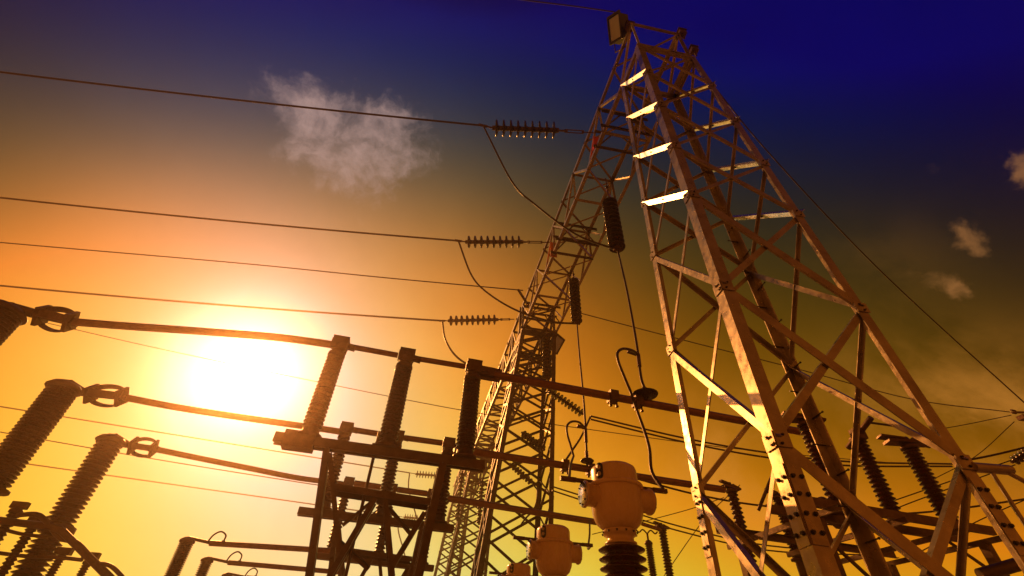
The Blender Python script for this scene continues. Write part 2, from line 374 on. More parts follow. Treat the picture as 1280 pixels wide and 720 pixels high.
# ------------------------------------------------------------------ lattice girders between the towers
ZT = 36.6
def girder(label, b0, b1, c0, c1, n, mt, wch=.12, wbr=.07, flash=()):
    h = (ZT-32.6)*S
    mid = (b0+b1+c0+c1)/4
    t = thing('lattice_girder', label, 'girder', tuple(mid), 'lattice girders between the towers')
    C = {'bl': (b0, b1), 'br': (c0, c1), 'tl': (b0+Z*h, b1+Z*h), 'tr': (c0+Z*h, c1+Z*h)}
    D = {'bl': (X, Z), 'br': (-X, Z), 'tl': (X, -Z), 'tr': (-X, -Z)}
    for k, (p, q) in C.items():
        m = MB(); m.angle(p, q, D[k][0], D[k][1], wch, .011); m.build('chord', mt, t)
    def P(k, s_): return C[k][0].lerp(C[k][1], s_)
    for (a, b), nrm, ph in ((('tl', 'bl'), -X, 0), (('tr', 'br'), X, 0), (('bl', 'br'), -Z, 1), (('tl', 'tr'), Z, 1)):
        for i in range(n):
            s0, s1 = i/n, (i+1)/n; k1, k2 = (a, b) if (i+ph) % 2 == 0 else (b, a)
            p, q = P(k1, s0), P(k2, s1); d = (q-p).normalized(); e = d.cross(nrm).normalized()
            m = MB(); m.angle(p-nrm*.012-e*wbr/2, q-nrm*.012-e*wbr/2, e, -nrm, wbr, .007); m.build('brace', mt, t)
    for i in range(0, n+1, 2):
        for (a, b), nrm in ((('tl', 'bl'), -X), (('tr', 'br'), X), (('bl', 'br'), -Z), (('tl', 'tr'), Z)):
            p, q = P(a, i/n), P(b, i/n); d = (q-p).normalized(); e = d.cross(nrm).normalized()
            if flash and nrm == -X and i in flash:
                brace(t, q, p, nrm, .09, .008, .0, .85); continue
            m = MB(); m.angle(p-nrm*.02-e*wbr/2, q-nrm*.02-e*wbr/2, e, -nrm, wbr, .007); m.build('strut', mt, t)
    return t
B0, B1 = U(9.35, 10.6, 32.62), U(8.25, 43.2, 32.62); C0, C1 = U(13.1, 10.6, 32.62), U(12.4, 43.2, 32.62)
G1 = girder('lattice girder running from the near tower top to the second tower', B0, B1, C0, C1, 10, GALV, flash=(0, 2, 4))
for xy in ((742, 166), (687, 303), (643, 399)):
    a_ = at_z(*xy, 33*S+1.6); u_ = (a_.y-B0.y)/(B1.y-B0.y)
    for dy in (-.35, .35):
        p_ = B0.lerp(B1, u_)+Y*dy; q_ = C0.lerp(C1, u_)+Y*dy
        for dz in (.03, 1.0):
            m = MB(); m.chan(p_+Z*dz-X*(.12 if dz < .5 else 0), q_+Z*dz, Z, Y*(1 if dy > 0 else -1), .11, .05, .01); m.build('cross_beam', LATT, G1)
        m = MB(); m.angle(p_+X*.05+Z*.1, p_+X*.62+Z*1.0, Y, X, .07, .008); m.build('knee_brace', LATT, G1)
        m = MB(); m.angle(q_-X*.05+Z*.1, q_-X*.62+Z*1.0, Y, -X, .07, .008); m.build('knee_brace', LATT, G1)
girder('lattice girder linking the second and third towers, seen through crossed bracing', B1+Z*.0, B1+OFF, C1, C1+OFF, 12, LATT, .16, .10)
girder('farthest lattice girder, beyond the third tower', B1+OFF, B1+OFF*2, C1+OFF, C1+OFF*2, 11, LATT, .17, .11)

# ------------------------------------------------------------------ insulator strings
def disc_part(par, c, d, R, h):
    m = MB(); m.lathe([(.0, -h*.5), (R*.30, -h*.5), (R*.36, -h*.2), (R*.7, -h*.12), (R*.94, -h*.02), (R, h*.10), (R*.97, h*.24), (R*.86, h*.27), (R*.6, h*.18), (R*.34, h*.24), (R*.2, h*.5), (0, h*.5)], c, d, 18)
    return m.build('disc', DISC, par)
def string(label, cat, p, q, nd, R, group, heavy=False):
    """disc string from p (anchored end) to q; discs fill the stretch p..q"""
    p, q = V(p), V(q); d = (q-p).normalized(); L = (q-p).length; st = L/nd
    t = thing('insulator_string', label, cat, tuple(p), group)
    m = MB(); m.tube([p-d*.04, q+d*.04], R*.3 if not heavy else R*.42, 8); m.build('core_rod', CAST, t)
    for i in range(nd): disc_part(t, p+d*(st*(i+.5)), d, R, st*(.95 if heavy else .8))
    return t
def link_hw(par, p, q, r=.03):
    """turnbuckle and shackles between the string and its anchor"""
    p, q = V(p), V(q); d = (q-p).normalized(); L = (q-p).length; s_ = d.cross(Z)
    s_ = s_.normalized() if s_.length > .01 else X
    m = MB(); m.tube([p, p.lerp(q, .2)], r*1.2, 8); m.lathe([(r*2.2, -r), (r*2.2, r)], p.lerp(q, .22), s_, 10)
    m.tube([p.lerp(q, .25)+s_*r*1.6, p.lerp(q, .7)+s_*r*1.6], r*.7, 6); m.tube([p.lerp(q, .25)-s_*r*1.6, p.lerp(q, .7)-s_*r*1.6], r*.7, 6)
    m.lathe([(r*2.2, -r), (r*2.2, r)], p.lerp(q, .25), d, 8); m.lathe([(r*2.2, -r), (r*2.2, r)], p.lerp(q, .7), d, 8)
    m.tube([p.lerp(q, .7), q], r*.8, 6); m.build('turnbuckle', CAST, par)
ZS = 34.6*S+1.6
ORD = ['topmost', 'middle', 'lowest']
specs = [  # anchor, string near end, string far end, clamp, left-hand line pixel, jumper pixels
    ((742, 166), (697, 163), (617, 160), (604, 157), (0, 90)),
    ((687, 303), (653, 302.5), (583, 302.5), (573, 301), (0, 247)),
    ((643, 399), (622, 399.5), (561, 401), (553, 401), (0, 357)),
]
clampP = []
for i, (an, s0, s1, cl, ln) in enumerate(specs):
    A, P0, P1, CL = at_z(*an, ZS), at_z(*s0, ZS), at_z(*s1, ZS), at_z(*cl, ZS)
    t = string('dark ribbed strain insulator string on the %s line left of the girder' % ORD[i], 'insulator string', P0, P1, 9, m_px([10.5, 8, 6.5][i], P0), 'strain strings on the left side')
    link_hw(t, P0, A)
    m = MB(); d = (CL-P1).normalized(); m.tube([P1, CL+d*.15], .03, 8); m.bar(CL-d*.14, CL+d*.16, .05, .09); m.build('dead_end_clamp', CAST, t)
    far = at_z(*ln, ZS+.3); far2 = far+(far-CL)*.8
    pts = [CL.lerp(far, k/24)-Z*(.35*4*(k/24)*(1-k/24)*.3) for k in range(25)]+[far2]
    m = MB(); m.tube(pts, m_px(1.35 if i == 0 else 1.15, CL), 6); o = m.build('power_line', WIRE)
    tag(o, '%s overhead conductor leaving the girder towards the left edge' % ORD[i], 'power line', 'overhead conductors to the left')
    clampP.append((A, CL))
# upright (suspension) strings under the girder, their jumpers and droppers
ZB = 32.4*S+1.6
sus = [((757, 224), (764, 251), 311, 9.5), ((716.5, 340), (717, 349), 403, 6.5), ((683, 405), (683, 419), 472, 5.5)]
sb = []
for i, (an, st, yb, R) in enumerate(sus):
    T = at_z(*an, ZB); P0 = V((T.x, T.y, drop(T, st[1]))); P1 = V((T.x, T.y, drop(T, yb)))
    t = string(['long dark disc string hanging under the girder beside the near tower', 'dark disc string hanging under the middle of the girder', 'dark disc string hanging in front of the second tower'][i], 'insulator string', P0, P1, 11, m_px(R, P0), 'suspension strings under the first girder', True)
    m = MB(); m.tube([T+Z*.05, P0], .022, 8); m.lathe([(.05, 0), (.05, .05)], P0+Z*.02, None, 10); m.lathe([(.045, 0), (.06, .03), (.02, .07)], P0.lerp(T, .6), None, 10); m.build('hanger', CAST, t)
    m = MB(); m.bar(P1-Z*.05-X*.12, P1-Z*.05+X*.12, .07, .06); m.tube([P1, P1-Z*.08], .035, 8); m.build('suspension_clamp', CAST, t)
    sb.append(P1-Z*.06)
jp = [[(640, 227), (668, 255), (720, 293)], [(590, 345), (612, 368), (648, 389), (690, 402)], [(557, 425), (572, 447), (600, 462), (640, 470)]]
for i in range(3):
    A = clampP[i][1]; Bq = sb[i]; pts = [A]; n = len(jp[i])
    for k, q in enumerate(jp[i]):
        pz = A.z+(Bq.z-A.z)*((k+1)/(n+1)); dA, dB = depth(A), depth(Bq); pts.append(at_d(*q, dA+(dB-dA)*((k+1)/(n+1))))
    pts.append(Bq); m = MB(); m.tube(spline(pts, 8), m_px(1.2, A), 6); o = m.build('jumper_cable', WIRE)
    tag(o, 'slack jumper cable looping from the %s line clamp to its hanging string' % ORD[i], 'jumper cable', 'jumper loops')

# small plates on the girder
for (x, y, w, h, m_, lb) in ((746, 178, 5, 17, RED, 'small red phase plate on the girder beside the topmost strain string'), (692, 312, 5, 17, ORANGE, 'small orange phase plate on the girder beside the middle strain string')):
    c = at_z(x, y, ZS-.2); c = c+(CAM-c).normalized()*.35; m = MB(); a = m_px(w+3, c); b = m_px(h+5, c)
    m.box(c, a, .012, b*1.2); m.box(c+Y*.14, a*.5, .27, b*.3); o = m.build('phase_plate', m_); tag(o, lb, 'phase plate', 'phase plates on the girder')

# floodlights
def floodlight(label, c, w, h, dep, face, upv):
    t = thing('floodlight', label, 'floodlight', tuple(c), 'floodlights on the towers'); face = face.normalized(); sx = face.cross(upv).normalized(); uy = sx.cross(face).normalized()
    m = MB(); A = (sx, face, uy); m.box(c-face*dep*.5, w*.86, dep, h*.86, A); 
    for k in range(-3, 4): m.box(c-face*(dep+.02)+sx*(k*w*.11), w*.02, .05, h*.7, A)
    m.build('housing', DARK, t)
    m = MB()
    for s_ in (-1, 1): m.box(c+sx*s_*w*.46+face*.02, w*.09, .06, h, A); m.box(c+uy*s_*h*.46+face*.02, w*.83, .06, h*.09, A)
    m.build('rim', DARK, t)
    m = MB(); m.box(c+face*.008, w*.8, .012, h*.8, A); m.build('lens', GLASS, t)
    m = MB(); b0 = c-face*dep*.5; m.bar(b0+sx*w*.5, b0+sx*w*.5-uy*h*.72, .03, .012); m.bar(b0-sx*w*.5, b0-sx*w*.5-uy*h*.72, .03, .012); m.bar(b0+sx*w*.52-uy*h*.72, b0-sx*w*.52-uy*h*.72, .04, .012); m.build('bracket', GALVD, t)
cL = U(9.15, 10.3, 37.4); cL = at_z(769, 35, 37.4*S+1.6)
fdir = ((CAM-cL).normalized()+V((-1.1, .05, .15))).normalized()
floodlight('large floodlight with pale lens on top of the near tower', cL, m_px(21, cL), m_px(34, cL), .38, fdir, UP)
c2 = at_z(696, 430, 32*S+1.6); floodlight('small floodlight clamped beside the second tower top', c2, m_px(17, c2), m_px(22, c2), .2, (CAM-c2).normalized()+V((.9, 0, -.2)), Z)
for i, (x, y) in enumerate(((790, 27), (852, 42), (867, 63))):
    c = at_z(x, y, 36.8*S+1.6) if i else at_z(787, 33, 36.9*S+1.6); m = MB(); m.box(c, .22, .2, .26); m.bar(c+Z*.1-X*.14, c+Z*.1+X*.14, .26, .02); m.tube([c-Z*.4, c], .03, 8); m.build('peak_bracket', GALVD, t1)

# ------------------------------------------------------------------ post insulators
def shed_prof(L, R, n, core=.66):
    pr = [(R*core, 0)]; st = L/n
    for i in range(n):
        z = i*st; pr += [(R*core, z+st*.08), (R*.97, z+st*.30), (R, z+st*.40), (R*.95, z+st*.50), (R*core, z+st*.92)]
    return pr+[(R*core, L)]
def porcelain(par, base, L, R, n, taper=1.0, name='porcelain_stack'):
    pr = shed_prof(L, R, n); pr = [(r_*(1+(taper-1)*h/L), h) for r_, h in pr]
    m = MB(); m.lathe(pr, base, None, 22); return m.build(name, PORC, par)
def post(name, label, cat, top, ybot, wpx, n, group, taper=1.0, cap=True, to_ground=True):
    """column insulator whose top is at `top`; its foot is where it meets picture row ybot"""
    top = V(top); R = m_px(wpx/2, top); zb = drop(top, ybot); base = V((top.x, top.y, zb)); L = top.z-zb
    t = thing(name, label, cat, (top.x, top.y, 0 if to_ground else zb), group)
    porcelain(t, base, L, R, n, taper)
    m = MB(); m.lathe([(0, -.10), (R*1.15, -.10), (R*1.15, -.065), (R*.85, -.06), (R*.8, 0), (0, 0)], base, None, 16); fl = m.build('base_flange', CAST, t)
    if cap:
        m = MB(); m.lathe([(R*.8*taper, 0), (R*1.05*taper, .01), (R*1.05*taper, .05), (R*.9*taper, .07), (R*.55*taper, .11), (0, .12)], top, None, 16); m.build('cap', CAST, t)
    if to_ground:
        m = MB(); m.tube([V((top.x, top.y, .0)), base-Z*.1], R*.62, 14); m.lathe([(R*1.3, 0), (R*1.3, .03), (0, .031)], V((top.x, top.y, 0)), None, 16); m.build('pedestal', GALVD, t)
    return t, base, R

ZBUS = 4.2+1.6
# --- bow-strap expansion connector on the left ends of the bus tubes
def strap_clamp(par, p, q, rt):
    p, q = V(p), V(q); d = (q-p).normalized(); L = (q-p).length; a = d.cross(Z).normalized(); b = a.cross(d)
    m = MB(); m.tube([p-d*.18, q+d*.1], rt*.9, 10); m.build('terminal_stem', CAST, par)
    for c in (p, q):
        m = MB(); m.box(c, .055, rt*4.2, rt*4.2, (d, (a+b).normalized(), (b-a).normalized())); m.box(c+d*.0, .10, rt*2.6, rt*2.6, (d, a, b)); m.build('end_plate', CAST, par)
    for ang in (90, 210, 330):
        o = a*math.cos(D2R(ang+12))+b*math.sin(D2R(ang+12)); s_ = d.cross(o)
        pts = [p+o*rt*1.7+(d*L)*k/10+o*(math.sin(math.pi*k/10)**.6)*rt*1.25 for k in range(11)]
        m = MB()
        for k in range(10): m.bar(pts[k]-d*.004, pts[k+1]+d*.004, rt*1.7, .014, o)
        m.build('bow_strap', CAST, par)
left = [((12, 388), (52, 394), (88, 402), [(150, 407), (250, 414), (340, 421), (396, 428), (422, 432)], 6.0, (2, 392), 500, 44, 'upper'),
        ((78, 486), (114, 492), (152, 496), [(220, 509), (290, 520), (360, 530), (415, 538), (432, 541)], 5.2, (79, 487), 605, 34, 'middle'),
        ((138, 553), (166, 557), (192, 561), [(250, 573), (310, 585), (370, 597), (422, 604), (436, 607)], 4.4, (138, 553), 720, 29, 'lower')]
for i, (tp, c0, c1, pts, hw, ptop, yb, wpx, nm) in enumerate(left):
    p0, p1 = at_z(*c0, ZBUS), at_z(*c1, ZBUS); rt = m_px(hw*.95, p1)
    P = [at_z(*q, ZBUS) for q in pts]
    t = thing('busbar', '%s flexible bus tube sagging left of the disconnector with bow strap connector' % nm, 'bus bar', tuple(p0), 'bus bars left of the disconnector')
    m = MB(); m.tube(spline([p1]+P, 8), rt*.85, 12); m.build('tube', ALU, t)
    strap_clamp(t, p0, p1, rt*.95)
    top = at_z(ptop[0], ptop[1], ZBUS-.12)
    m = MB(); tp_ = top+Z*.14; m.tube([tp_, p0-(p1-p0)*.25], rt*1.0, 10); m.box(tp_, .2, .16, .06); m.build('terminal', CAST, t)
    pt, base, R = post('post_insulator', ['thick brown post insulator cropped by the left edge, under the upper bus tube', 'thick brown post insulator under the middle left bus tube', 'brown post insulator under the lower left bus tube'][i], 'post insulator', top, yb, wpx, [26, 27, 30][i], 'big post insulators on the left', 1.0)
    # rain hood edge on the cap
    m = MB(); m.lathe([(R*.9, .04), (R*1.14, .0), (R*1.16, .02), (R*.9, .10), (R*.5, .14)], top, None, 18); m.build('hood', CAST, pt)
    if i == 2:   # intermediate flange
        z2 = drop(top, 661); m = MB(); m.lathe([(R*.8, -.06), (R*1.25, -.05), (R*1.25, .05), (R*.8, .06)], V((top.x, top.y, z2)), None, 18); m.build('joint_flange', CAST, pt)

# ------------------------------------------------------------------ three-phase disconnector
phases = [
    dict(caps=[(425, 431), (508, 446), (592, 460)], yb=[533, 553, 562], base=((377, 549), (588, 578)), w=22, n=19, bh=24, nm='nearest'),
    dict(caps=[(433, 536), (497, 546), (561, 555)], yb=[626, 640, 645], base=((391, 647), (556, 668)), w=16, n=17, bh=17, nm='middle'),
    dict(caps=[(436, 603), (490, 611), (540, 618)], yb=[683, 692, 699], base=((405, 693), (530, 706)), w=12.5, n=15, bh=13, nm='farthest')]
swbase = []
for i, ph in enumerate(phases):
    cp = [at_z(*q, ZBUS) for q in ph['caps']]
    # keep the three posts on one straight line
    zb = sum(drop(c, y) for c, y in zip(cp, ph['yb']))/3
    b0, b1 = at_z(*ph['base'][0], zb-.22), at_z(*ph['base'][1], zb-.22)
    t = thing('disconnect_switch', '%s disconnector pole with three brown posts on one beam' % ph['nm'], 'disconnector', (cp[1].x, cp[1].y, zb), 'disconnector poles')
    d = (cp[2]-cp[0]).normalized(); s_ = d.cross(Z)
    e0 = cp[0]-d*.42; e1 = cp[2]+d*.30; zz_ = zb-.20; e0 = V((e0.x, e0.y, zz_)); e1 = V((e1.x, e1.y, zz_))
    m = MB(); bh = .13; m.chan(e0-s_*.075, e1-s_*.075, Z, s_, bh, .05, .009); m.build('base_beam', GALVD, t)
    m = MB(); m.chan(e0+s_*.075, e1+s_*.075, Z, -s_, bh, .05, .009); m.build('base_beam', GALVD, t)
    swbase.append((e0, e1, zz_))
    for k, c in enumerate(cp):
        R = m_px(ph['w']/2, c)
        base = V((c.x, c.y, zb)); porcelain(t, base, c.z-.24-zb, R, ph['n'], .93)
        m = MB(); m.lathe([(0, -.13), (R*1.2, -.13), (R*1.2, -.1), (R*.9, -.09), (R*.8, 0), (0, 0)], base, None, 16); m.build('base_flange', CAST, t)
        m = MB(); m.lathe([(R*.75, 0), (R*.95, .02), (R*.9, .07), (0, .075)], c-Z*.24, None, 16)
        m.lathe([(R*.7, .05), (R*.6, .12), (R*.8, .14), (R*.8, .2)], c-Z*.22, None, 14); m.bar(c-d*.13+Z*.01, c+d*.13+Z*.01, .15, .13); m.build('cap', CAST, t)
        m = MB()
        m.bar(c-d*.12+Z*.10, c+d*.13+Z*.10, .20, .025); m.bar(c-d*.11+s_*.09, c+d*.12+s_*.09, .02, .22); m.bar(c-d*.11-s_*.09, c+d*.12-s_*.09, .02, .22)
        m.bar(c+d*.08, c+d*.24-Z*.02, .1, .07); m.build('contact_jaw', CAST, t)
        bolts(t, [c-s_*.10+d*x_ for x_ in (-.06, .06)], -s_, .016, .025)
    for k in (0, 1):
        m = MB(); m.tube([cp[k]+d*.14, cp[k+1]-d*.14], m_px(3.6, cp[0]), 10); m.build('blade', ALU, t)
    # bracket triangles under the middle post
    c = V((cp[1].x, cp[1].y, zb)); m = MB(); m.bar(c-d*.2-Z*.125, c+d*.2-Z*.125, .2, .02); m.bar(c-d*.16-Z*.1, c-d*.05, .18, .02, d); m.bar(c+d*.16-Z*.1, c+d*.05, .18, .02, d); m.build('bearing_bracket', CAST, t)
    if i == 0:
        m = MB(); c = V((cp[0].x, cp[0].y, zb-.2))-d*.1; m.box(c, .40, .20, .22, (d, -s_, Z)); m.build('drive_box', CAST, t)
# support stands
GO = 'disconnector support stands'
for i, (e0, e1, zb) in enumerate(swbase):
    d = (e1-e0).normalized(); s_ = d.cross(Z); L = (e1-e0).length; zt = zb-.08
    mid = e0.lerp(e1, .5); W = .30 if i == 0 else .26; sc = L/(swbase[0][1]-swbase[0][0]).length
    t = thing('switch_stand', ['braced steel stand carrying the nearest disconnector pole', 'braced steel stand carrying the middle disconnector pole', 'braced steel stand carrying the farthest disconnector pole'][i], 'steel stand', (mid.x, mid.y, 0), GO)
    P0 = swbase[0][0]; n0 = (swbase[0][1]-swbase[0][0]).normalized().cross(Z)
    shift = (e0.lerp(e1, .5)-swbase[0][0].lerp(swbase[0][1], .5)); shift.z = zt-(swbase[0][2]-.08)
    def fp(x, y, off):      # a point of the nearest stand's upright plane, carried over to this stand
        q = ray(x, y); pl = P0+n0*off; return CAM+q*((pl-CAM).dot(n0)/q.dot(n0))+shift
    for off, ss in ((.13, 1), (-.13, -1)):
        fwd = n0*ss
        def member(a, b, w, th, nm, ground=False, dx=0):
            p_, q_ = fp(*a, .13)+n0*(off-.13), fp(*b, .13)+n0*(off-.13)
            if ground: q_ = q_+(q_-p_)*((.02-q_.z)/(q_.z-p_.z))
            dv = (q_-p_).normalized(); e = dv.cross(n0).normalized()
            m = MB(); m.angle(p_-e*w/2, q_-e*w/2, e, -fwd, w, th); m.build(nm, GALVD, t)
        member((408, 560), (386, 720), .085, .01, 'leg', True); member((554, 578), (523, 722), .105, .012, 'leg', True)
        member((416, 608), (537, 627), .085, .01, 'cross_beam')
        if i == 0 or ss == 1:
            member((412, 566), (424, 690), .06, .008, 'brace'); member((469, 622), (411, 721), .065, .008, 'brace')
            member((482, 624), (491, 722), .06, .008, 'brace'); member((531, 640), (490, 708), .06, .008, 'brace')
        if i == 0 and ss == -1:
            member((464, 621), (428, 650), .045, .008, 'brace'); member((487, 627), (516, 662), .045, .008, 'brace'); member((424, 672), (462, 706), .06, .008, 'brace')
    for k in range(6):      # ties between the two planes of each leg
        for a, b in (((408, 560), (386, 720)), ((554, 578), (523, 722))):
            f = lambda u: (a[0]+(b[0]-a[0])*u, a[1]+(b[1]-a[1])*u)
            p_, q_ = fp(*f(k*.2), .13), fp(*f(k*.2+.18), .13)-n0*.26
            if k % 2: p_, q_ = p_-n0*.26, q_+n0*.26
            m = MB(); m.bar(p_, q_, .045, .01, d); m.build('lacing', GALVD, t)
    if i == 0:
        a_ = mid-d*.12-n0*.1; m = MB(); m.tube([V((a_.x, a_.y, .4)), V((a_.x, a_.y, zt+.42))], .022, 8); m.build('operating_rod', GALVD, t)

# ------------------------------------------------------------------ right-hand bus tubes
rb = [((604, 466), (1002, 540), 5.3, 'upper'), ((574, 562), (905, 612), 4.6, 'middle'), ((548, 621), (748, 653), 4.0, 'lower')]
for i, (a, b, hw, nm) in enumerate(rb):
    p, q = at_z(*a, ZBUS-.02), at_z(*b, ZBUS-.02); d = (q-p).normalized(); r_ = m_px(hw, p)
    t = thing('busbar', '%s straight bus tube running right from the disconnector behind the tower' % nm, 'bus bar', tuple(p), 'bus bars right of the disconnector')
    m = MB(); m.tube([p, q], r_, 14); m.build('tube', ALU, t)
    m = MB(); m.bar(p-d*.12, p+d*.18, r_*2.6, r_*2.2); m.bar(p-d*.1, p+d*.3, r_*1.2, r_*3); m.build('terminal_clamp', CAST, t)
    if i < 2:
        xs = [(766, 797), (706, 738)][i]
        for k, xp in enumerate(xs):
            yy = a[1]+(b[1]-a[1])*(xp-a[0])/(b[0]-a[0]); c = at_z(xp, yy, ZBUS-.02)
            m = MB(); m.bar(c-d*.08, c+d*.08, r_*2.8, r_*2.6)
            for sg in (-1, 1):
                m.tube([c+d*.06*sg-Z*.16, c+d*.06*sg+Z*.06], .018, 6); m.lathe([(.03, 0), (.03, .03), (0, .031)], c+d*.06*sg-Z*.19, None, 6, False)
            m.build('tee_clamp', CAST, t)

# --- droppers from the hanging strings to the bus, with grading discs
dr = [(sb[0], [(783, 360), (795, 425), (801, 470), (805, 484)], (806, 493), 0), (sb[1], [(724, 440), (730, 505), (733, 560)], (734, 576), 1)]
TAP = []
for i, (top, mids, end, bi) in enumerate(dr):
    E = at_z(*end, ZBUS+.1); dt, de = depth(top), depth(E); n = len(mids); pts = [top]
    for k, q in enumerate(mids):
        f_ = (q[1]-px(top)[1])/(end[1]-px(top)[1]); dp = 1/((1-f_)/dt+f_/de); pts.append(at_d(*q, dp))
    pts.append(E)
    t = thing('dropper', ['dropper cable from the long hanging string down to the upper bus tube', 'dropper cable from the middle hanging string down to the middle bus tube'][i], 'dropper cable', tuple(E), 'dropper cables')
    sp_ = spline(pts, 6); k = min(range(len(sp_)), key=lambda k: abs(px(sp_[k])[1]-(443, 531)[i])); TAP.append(sp_[k]); m = MB(); m.tube(sp_, .028, 8); m.build('cable', WIRE, t)
    k = min(k, len(sp_)-3); m = MB(); m.tube([sp_[k], sp_[k+2]], .042, 8); m.bar(sp_[k], sp_[k]-X*.22+Z*.05, .07, .06); m.build('tap_connector', CAST, t)
    dirv = (sp_[-1]-sp_[-4]).normalized(); m = MB(); m.tube([sp_[-6], sp_[-1]], .04, 8)
    for j in range(5): m.lathe([(.05, -.01), (.05, .01)], sp_[-6].lerp(sp_[-1], j/4), dirv, 8)
    m.build('crimp_sleeve', CAST, t)
    m = MB(); R = m_px(16.5 if i == 0 else 8.5, E); c = E; m.lathe([(0, .06), (R*.3, .055), (R*.8, .03), (R, .0), (R*.95, -.02), (R*.3, -.015), (R*.2, -.1), (0, -.1)], c, Z, 20); m.build('grading_disc', DISC, t)
# loops from tap connectors to the current transformers
CTZ = None
# ------------------------------------------------------------------ current transformers
def ct(label, cx, cy, dpt, R):
    c = at_d(cx, cy, dpt); t = thing('current_transformer', label, 'current transformer', (c.x, c.y, 0), 'cream current transformers')
    H = R*2.5
    m = MB(); bz = c-Z*H*.5
    m.lathe([(0, 0), (R*.42, 0), (R*.62, R*.10), (R*.84, R*.30), (R*.965, R*.58), (R, R*.9), (R*1.0, R*1.56)], bz, None, 40); m.build('tank', PAINT, t)
    m = MB(); m.lathe([(R*.98, R*1.55), (R*1.09, R*1.56), (R*1.11, R*1.59), (R*1.11, R*1.67), (R*1.09, R*1.70), (R*.96, R*1.71)], bz, None, 40); m.build('seam_flange', PAINT, t)
    m = MB(); m.lathe([(R*.93, R*1.70), (R*.93, R*2.26), (R*.89, R*2.38), (R*.78, R*2.46), (R*.5, R*2.5), (0, R*2.52)], bz, None, 40); m.build('dome', PAINT, t)
    # oil sight glass on the dome, towards the yard
    fd = (CAM-c); fd.z = 0; fd.normalize(); sd_ = fd.cross(Z); a = fd*math.cos(D2R(34))-sd_*(-math.sin(D2R(34))); a.normalize(); w_ = a.cross(Z)
    gc = bz+Z*R*2.08+a*R*.935
    m = MB(); m.box(gc, R*.30, .02, R*.34, (w_, a, Z)); m.lathe([(R*.15, -.01), (R*.15, .01), (0, .011)], gc+Z*R*.17, a, 16); m.lathe([(R*.15, -.01), (R*.15, .01), (0, .011)], gc-Z*R*.17, a, 16); gb = m.build('sight_glass', DARK, t)
    for s_ in (-1, 1):
        m = MB(); m.lathe([(R*.085, .008), (R*.085, .016), (R*.045, .0165), (R*.045, .012), (0, .012)], gc+Z*R*.12*s_, a, 14); m.build('ring', SIGHT, gb)
    ox = V((math.cos(D2R(3)), math.sin(D2R(3)), 0))
    for s_, nm in ((-1, 'l'), (1, 'r')):
        o = ox*s_; pc = c+o*R*.7-Z*R*.02-Y*R*.12
        m = MB(); m.lathe([(R*.44, 0), (R*.44, R*.62), (R*.50, R*.63), (R*.50, R*.70), (0, R*.70)], pc, o, 30); pt = m.build('side_port', PAINT, t)
        m = MB(); m.lathe([(R*.47, R*.70), (R*.47, R*.745), (R*.45, R*.76), (0, R*.762)], pc, o, 30); m.build('port_cover', COVER, pt)
        bolts(pt, [pc+o*R*.76+(Y*math.cos(k*math.pi/4)+Z*math.sin(k*math.pi/4))*R*.40 for k in range(8)], o, .010, .014)
        q = c+o*R*.95+Z*R*.52
        m = MB(); m.tube([q-o*R*.3, q+o*R*.75], R*.085, 8); m.bar(q+o*R*.25, q+o*R*.85, R*.22, R*.10); m.bar(q+o*R*.7, q+o*R*1.35, R*.16, R*.16); m.build('terminal', CAST, t)
    m = MB(); m.lathe([(R*.62, .02), (R*.62, -R*.1), (R*.50, -R*.12), (R*.50, -R*.34), (R*.6, -R*.36), (R*.6, -R*.44), (0, -R*.44)], bz, None, 26); cl = m.build('collar', PAINT, t)
    bolts(cl, [bz-Z*.005+V((math.cos(k*math.pi/6), math.sin(k*math.pi/6), 0))*R*.66 for k in range(12)], -Z, .010, .02)
    zb = 1.15; L = (bz.z-R*.44)-zb; n = max(6, int(L/(R*.30)))
    m = MB(); st = L/n; pr = []
    for i in range(n):
        z = i*st; pr += [(R*.60, z), (R*.60, z+st*.2), (R*.84, z+st*.42), (R*.86, z+st*.52), (R*.82, z+st*.6), (R*.60, z+st*.98)]
    m.lathe(pr, V((c.x, c.y, zb)), None, 28); m.build('porcelain_stack', PORC, t)
    m = MB(); m.box((c.x, c.y, zb-.06), .7, .7, .12); m.tube([(c.x, c.y, 0), (c.x, c.y, zb-.1)], .2, 16); m.build('pedestal', GALVD, t)
    return c, ox, R
cts = [ct('largest cream current transformer tank, in front of the bus tubes', 770, 623, 6.2, .335),
       ct('cream current transformer tank at bottom centre left of the largest one', 692, 690, 8.55, .335),
       ct('cream current transformer with only its dome showing at the bottom edge', 648, 729, 11.8, .335)]
# jumpers between bus, droppers and the transformer terminals
def cable(label, pts, r, group, n=8, sub=None):
    t = MB(); t.tube(spline(pts, n), r, 8); o = t.build('jumper_cable', WIRE if sub is None else sub); tag(o, label, 'jumper cable', group); return o
def dl(p0, p1, qs):   # picture points whose depth runs from p0 to p1
    d0, d1 = depth(p0), depth(p1); n = len(qs)+1; return [p0]+[at_d(*q, d0+(d1-d0)*(k+1)/n) for k, q in enumerate(qs)]+[p1]
c1, ox, R1 = cts[0]; tr1 = c1+ox*R1*2.2+Z*R1*.52; tl1 = c1-ox*R1*2.2+Z*R1*.52
bp = TAP[0]
e1_ = at_z(788, 489, ZBUS+.04); e2_ = at_z(717, 570, ZBUS+.04)
bp2 = TAP[1]
cable('hooked jumper bending from the upper dropper back to the upper bus clamp', dl(bp, e1_, [(790, 438), (779, 436), (772, 441), (773, 452), (780, 470)]), .028, 'transformer jumper cables')
cable('hooked jumper bending from the middle dropper back to the middle bus clamp', dl(bp2, e2_, [(724, 528), (715, 527), (709, 532), (709, 542), (713, 556)]), .028, 'transformer jumper cables')
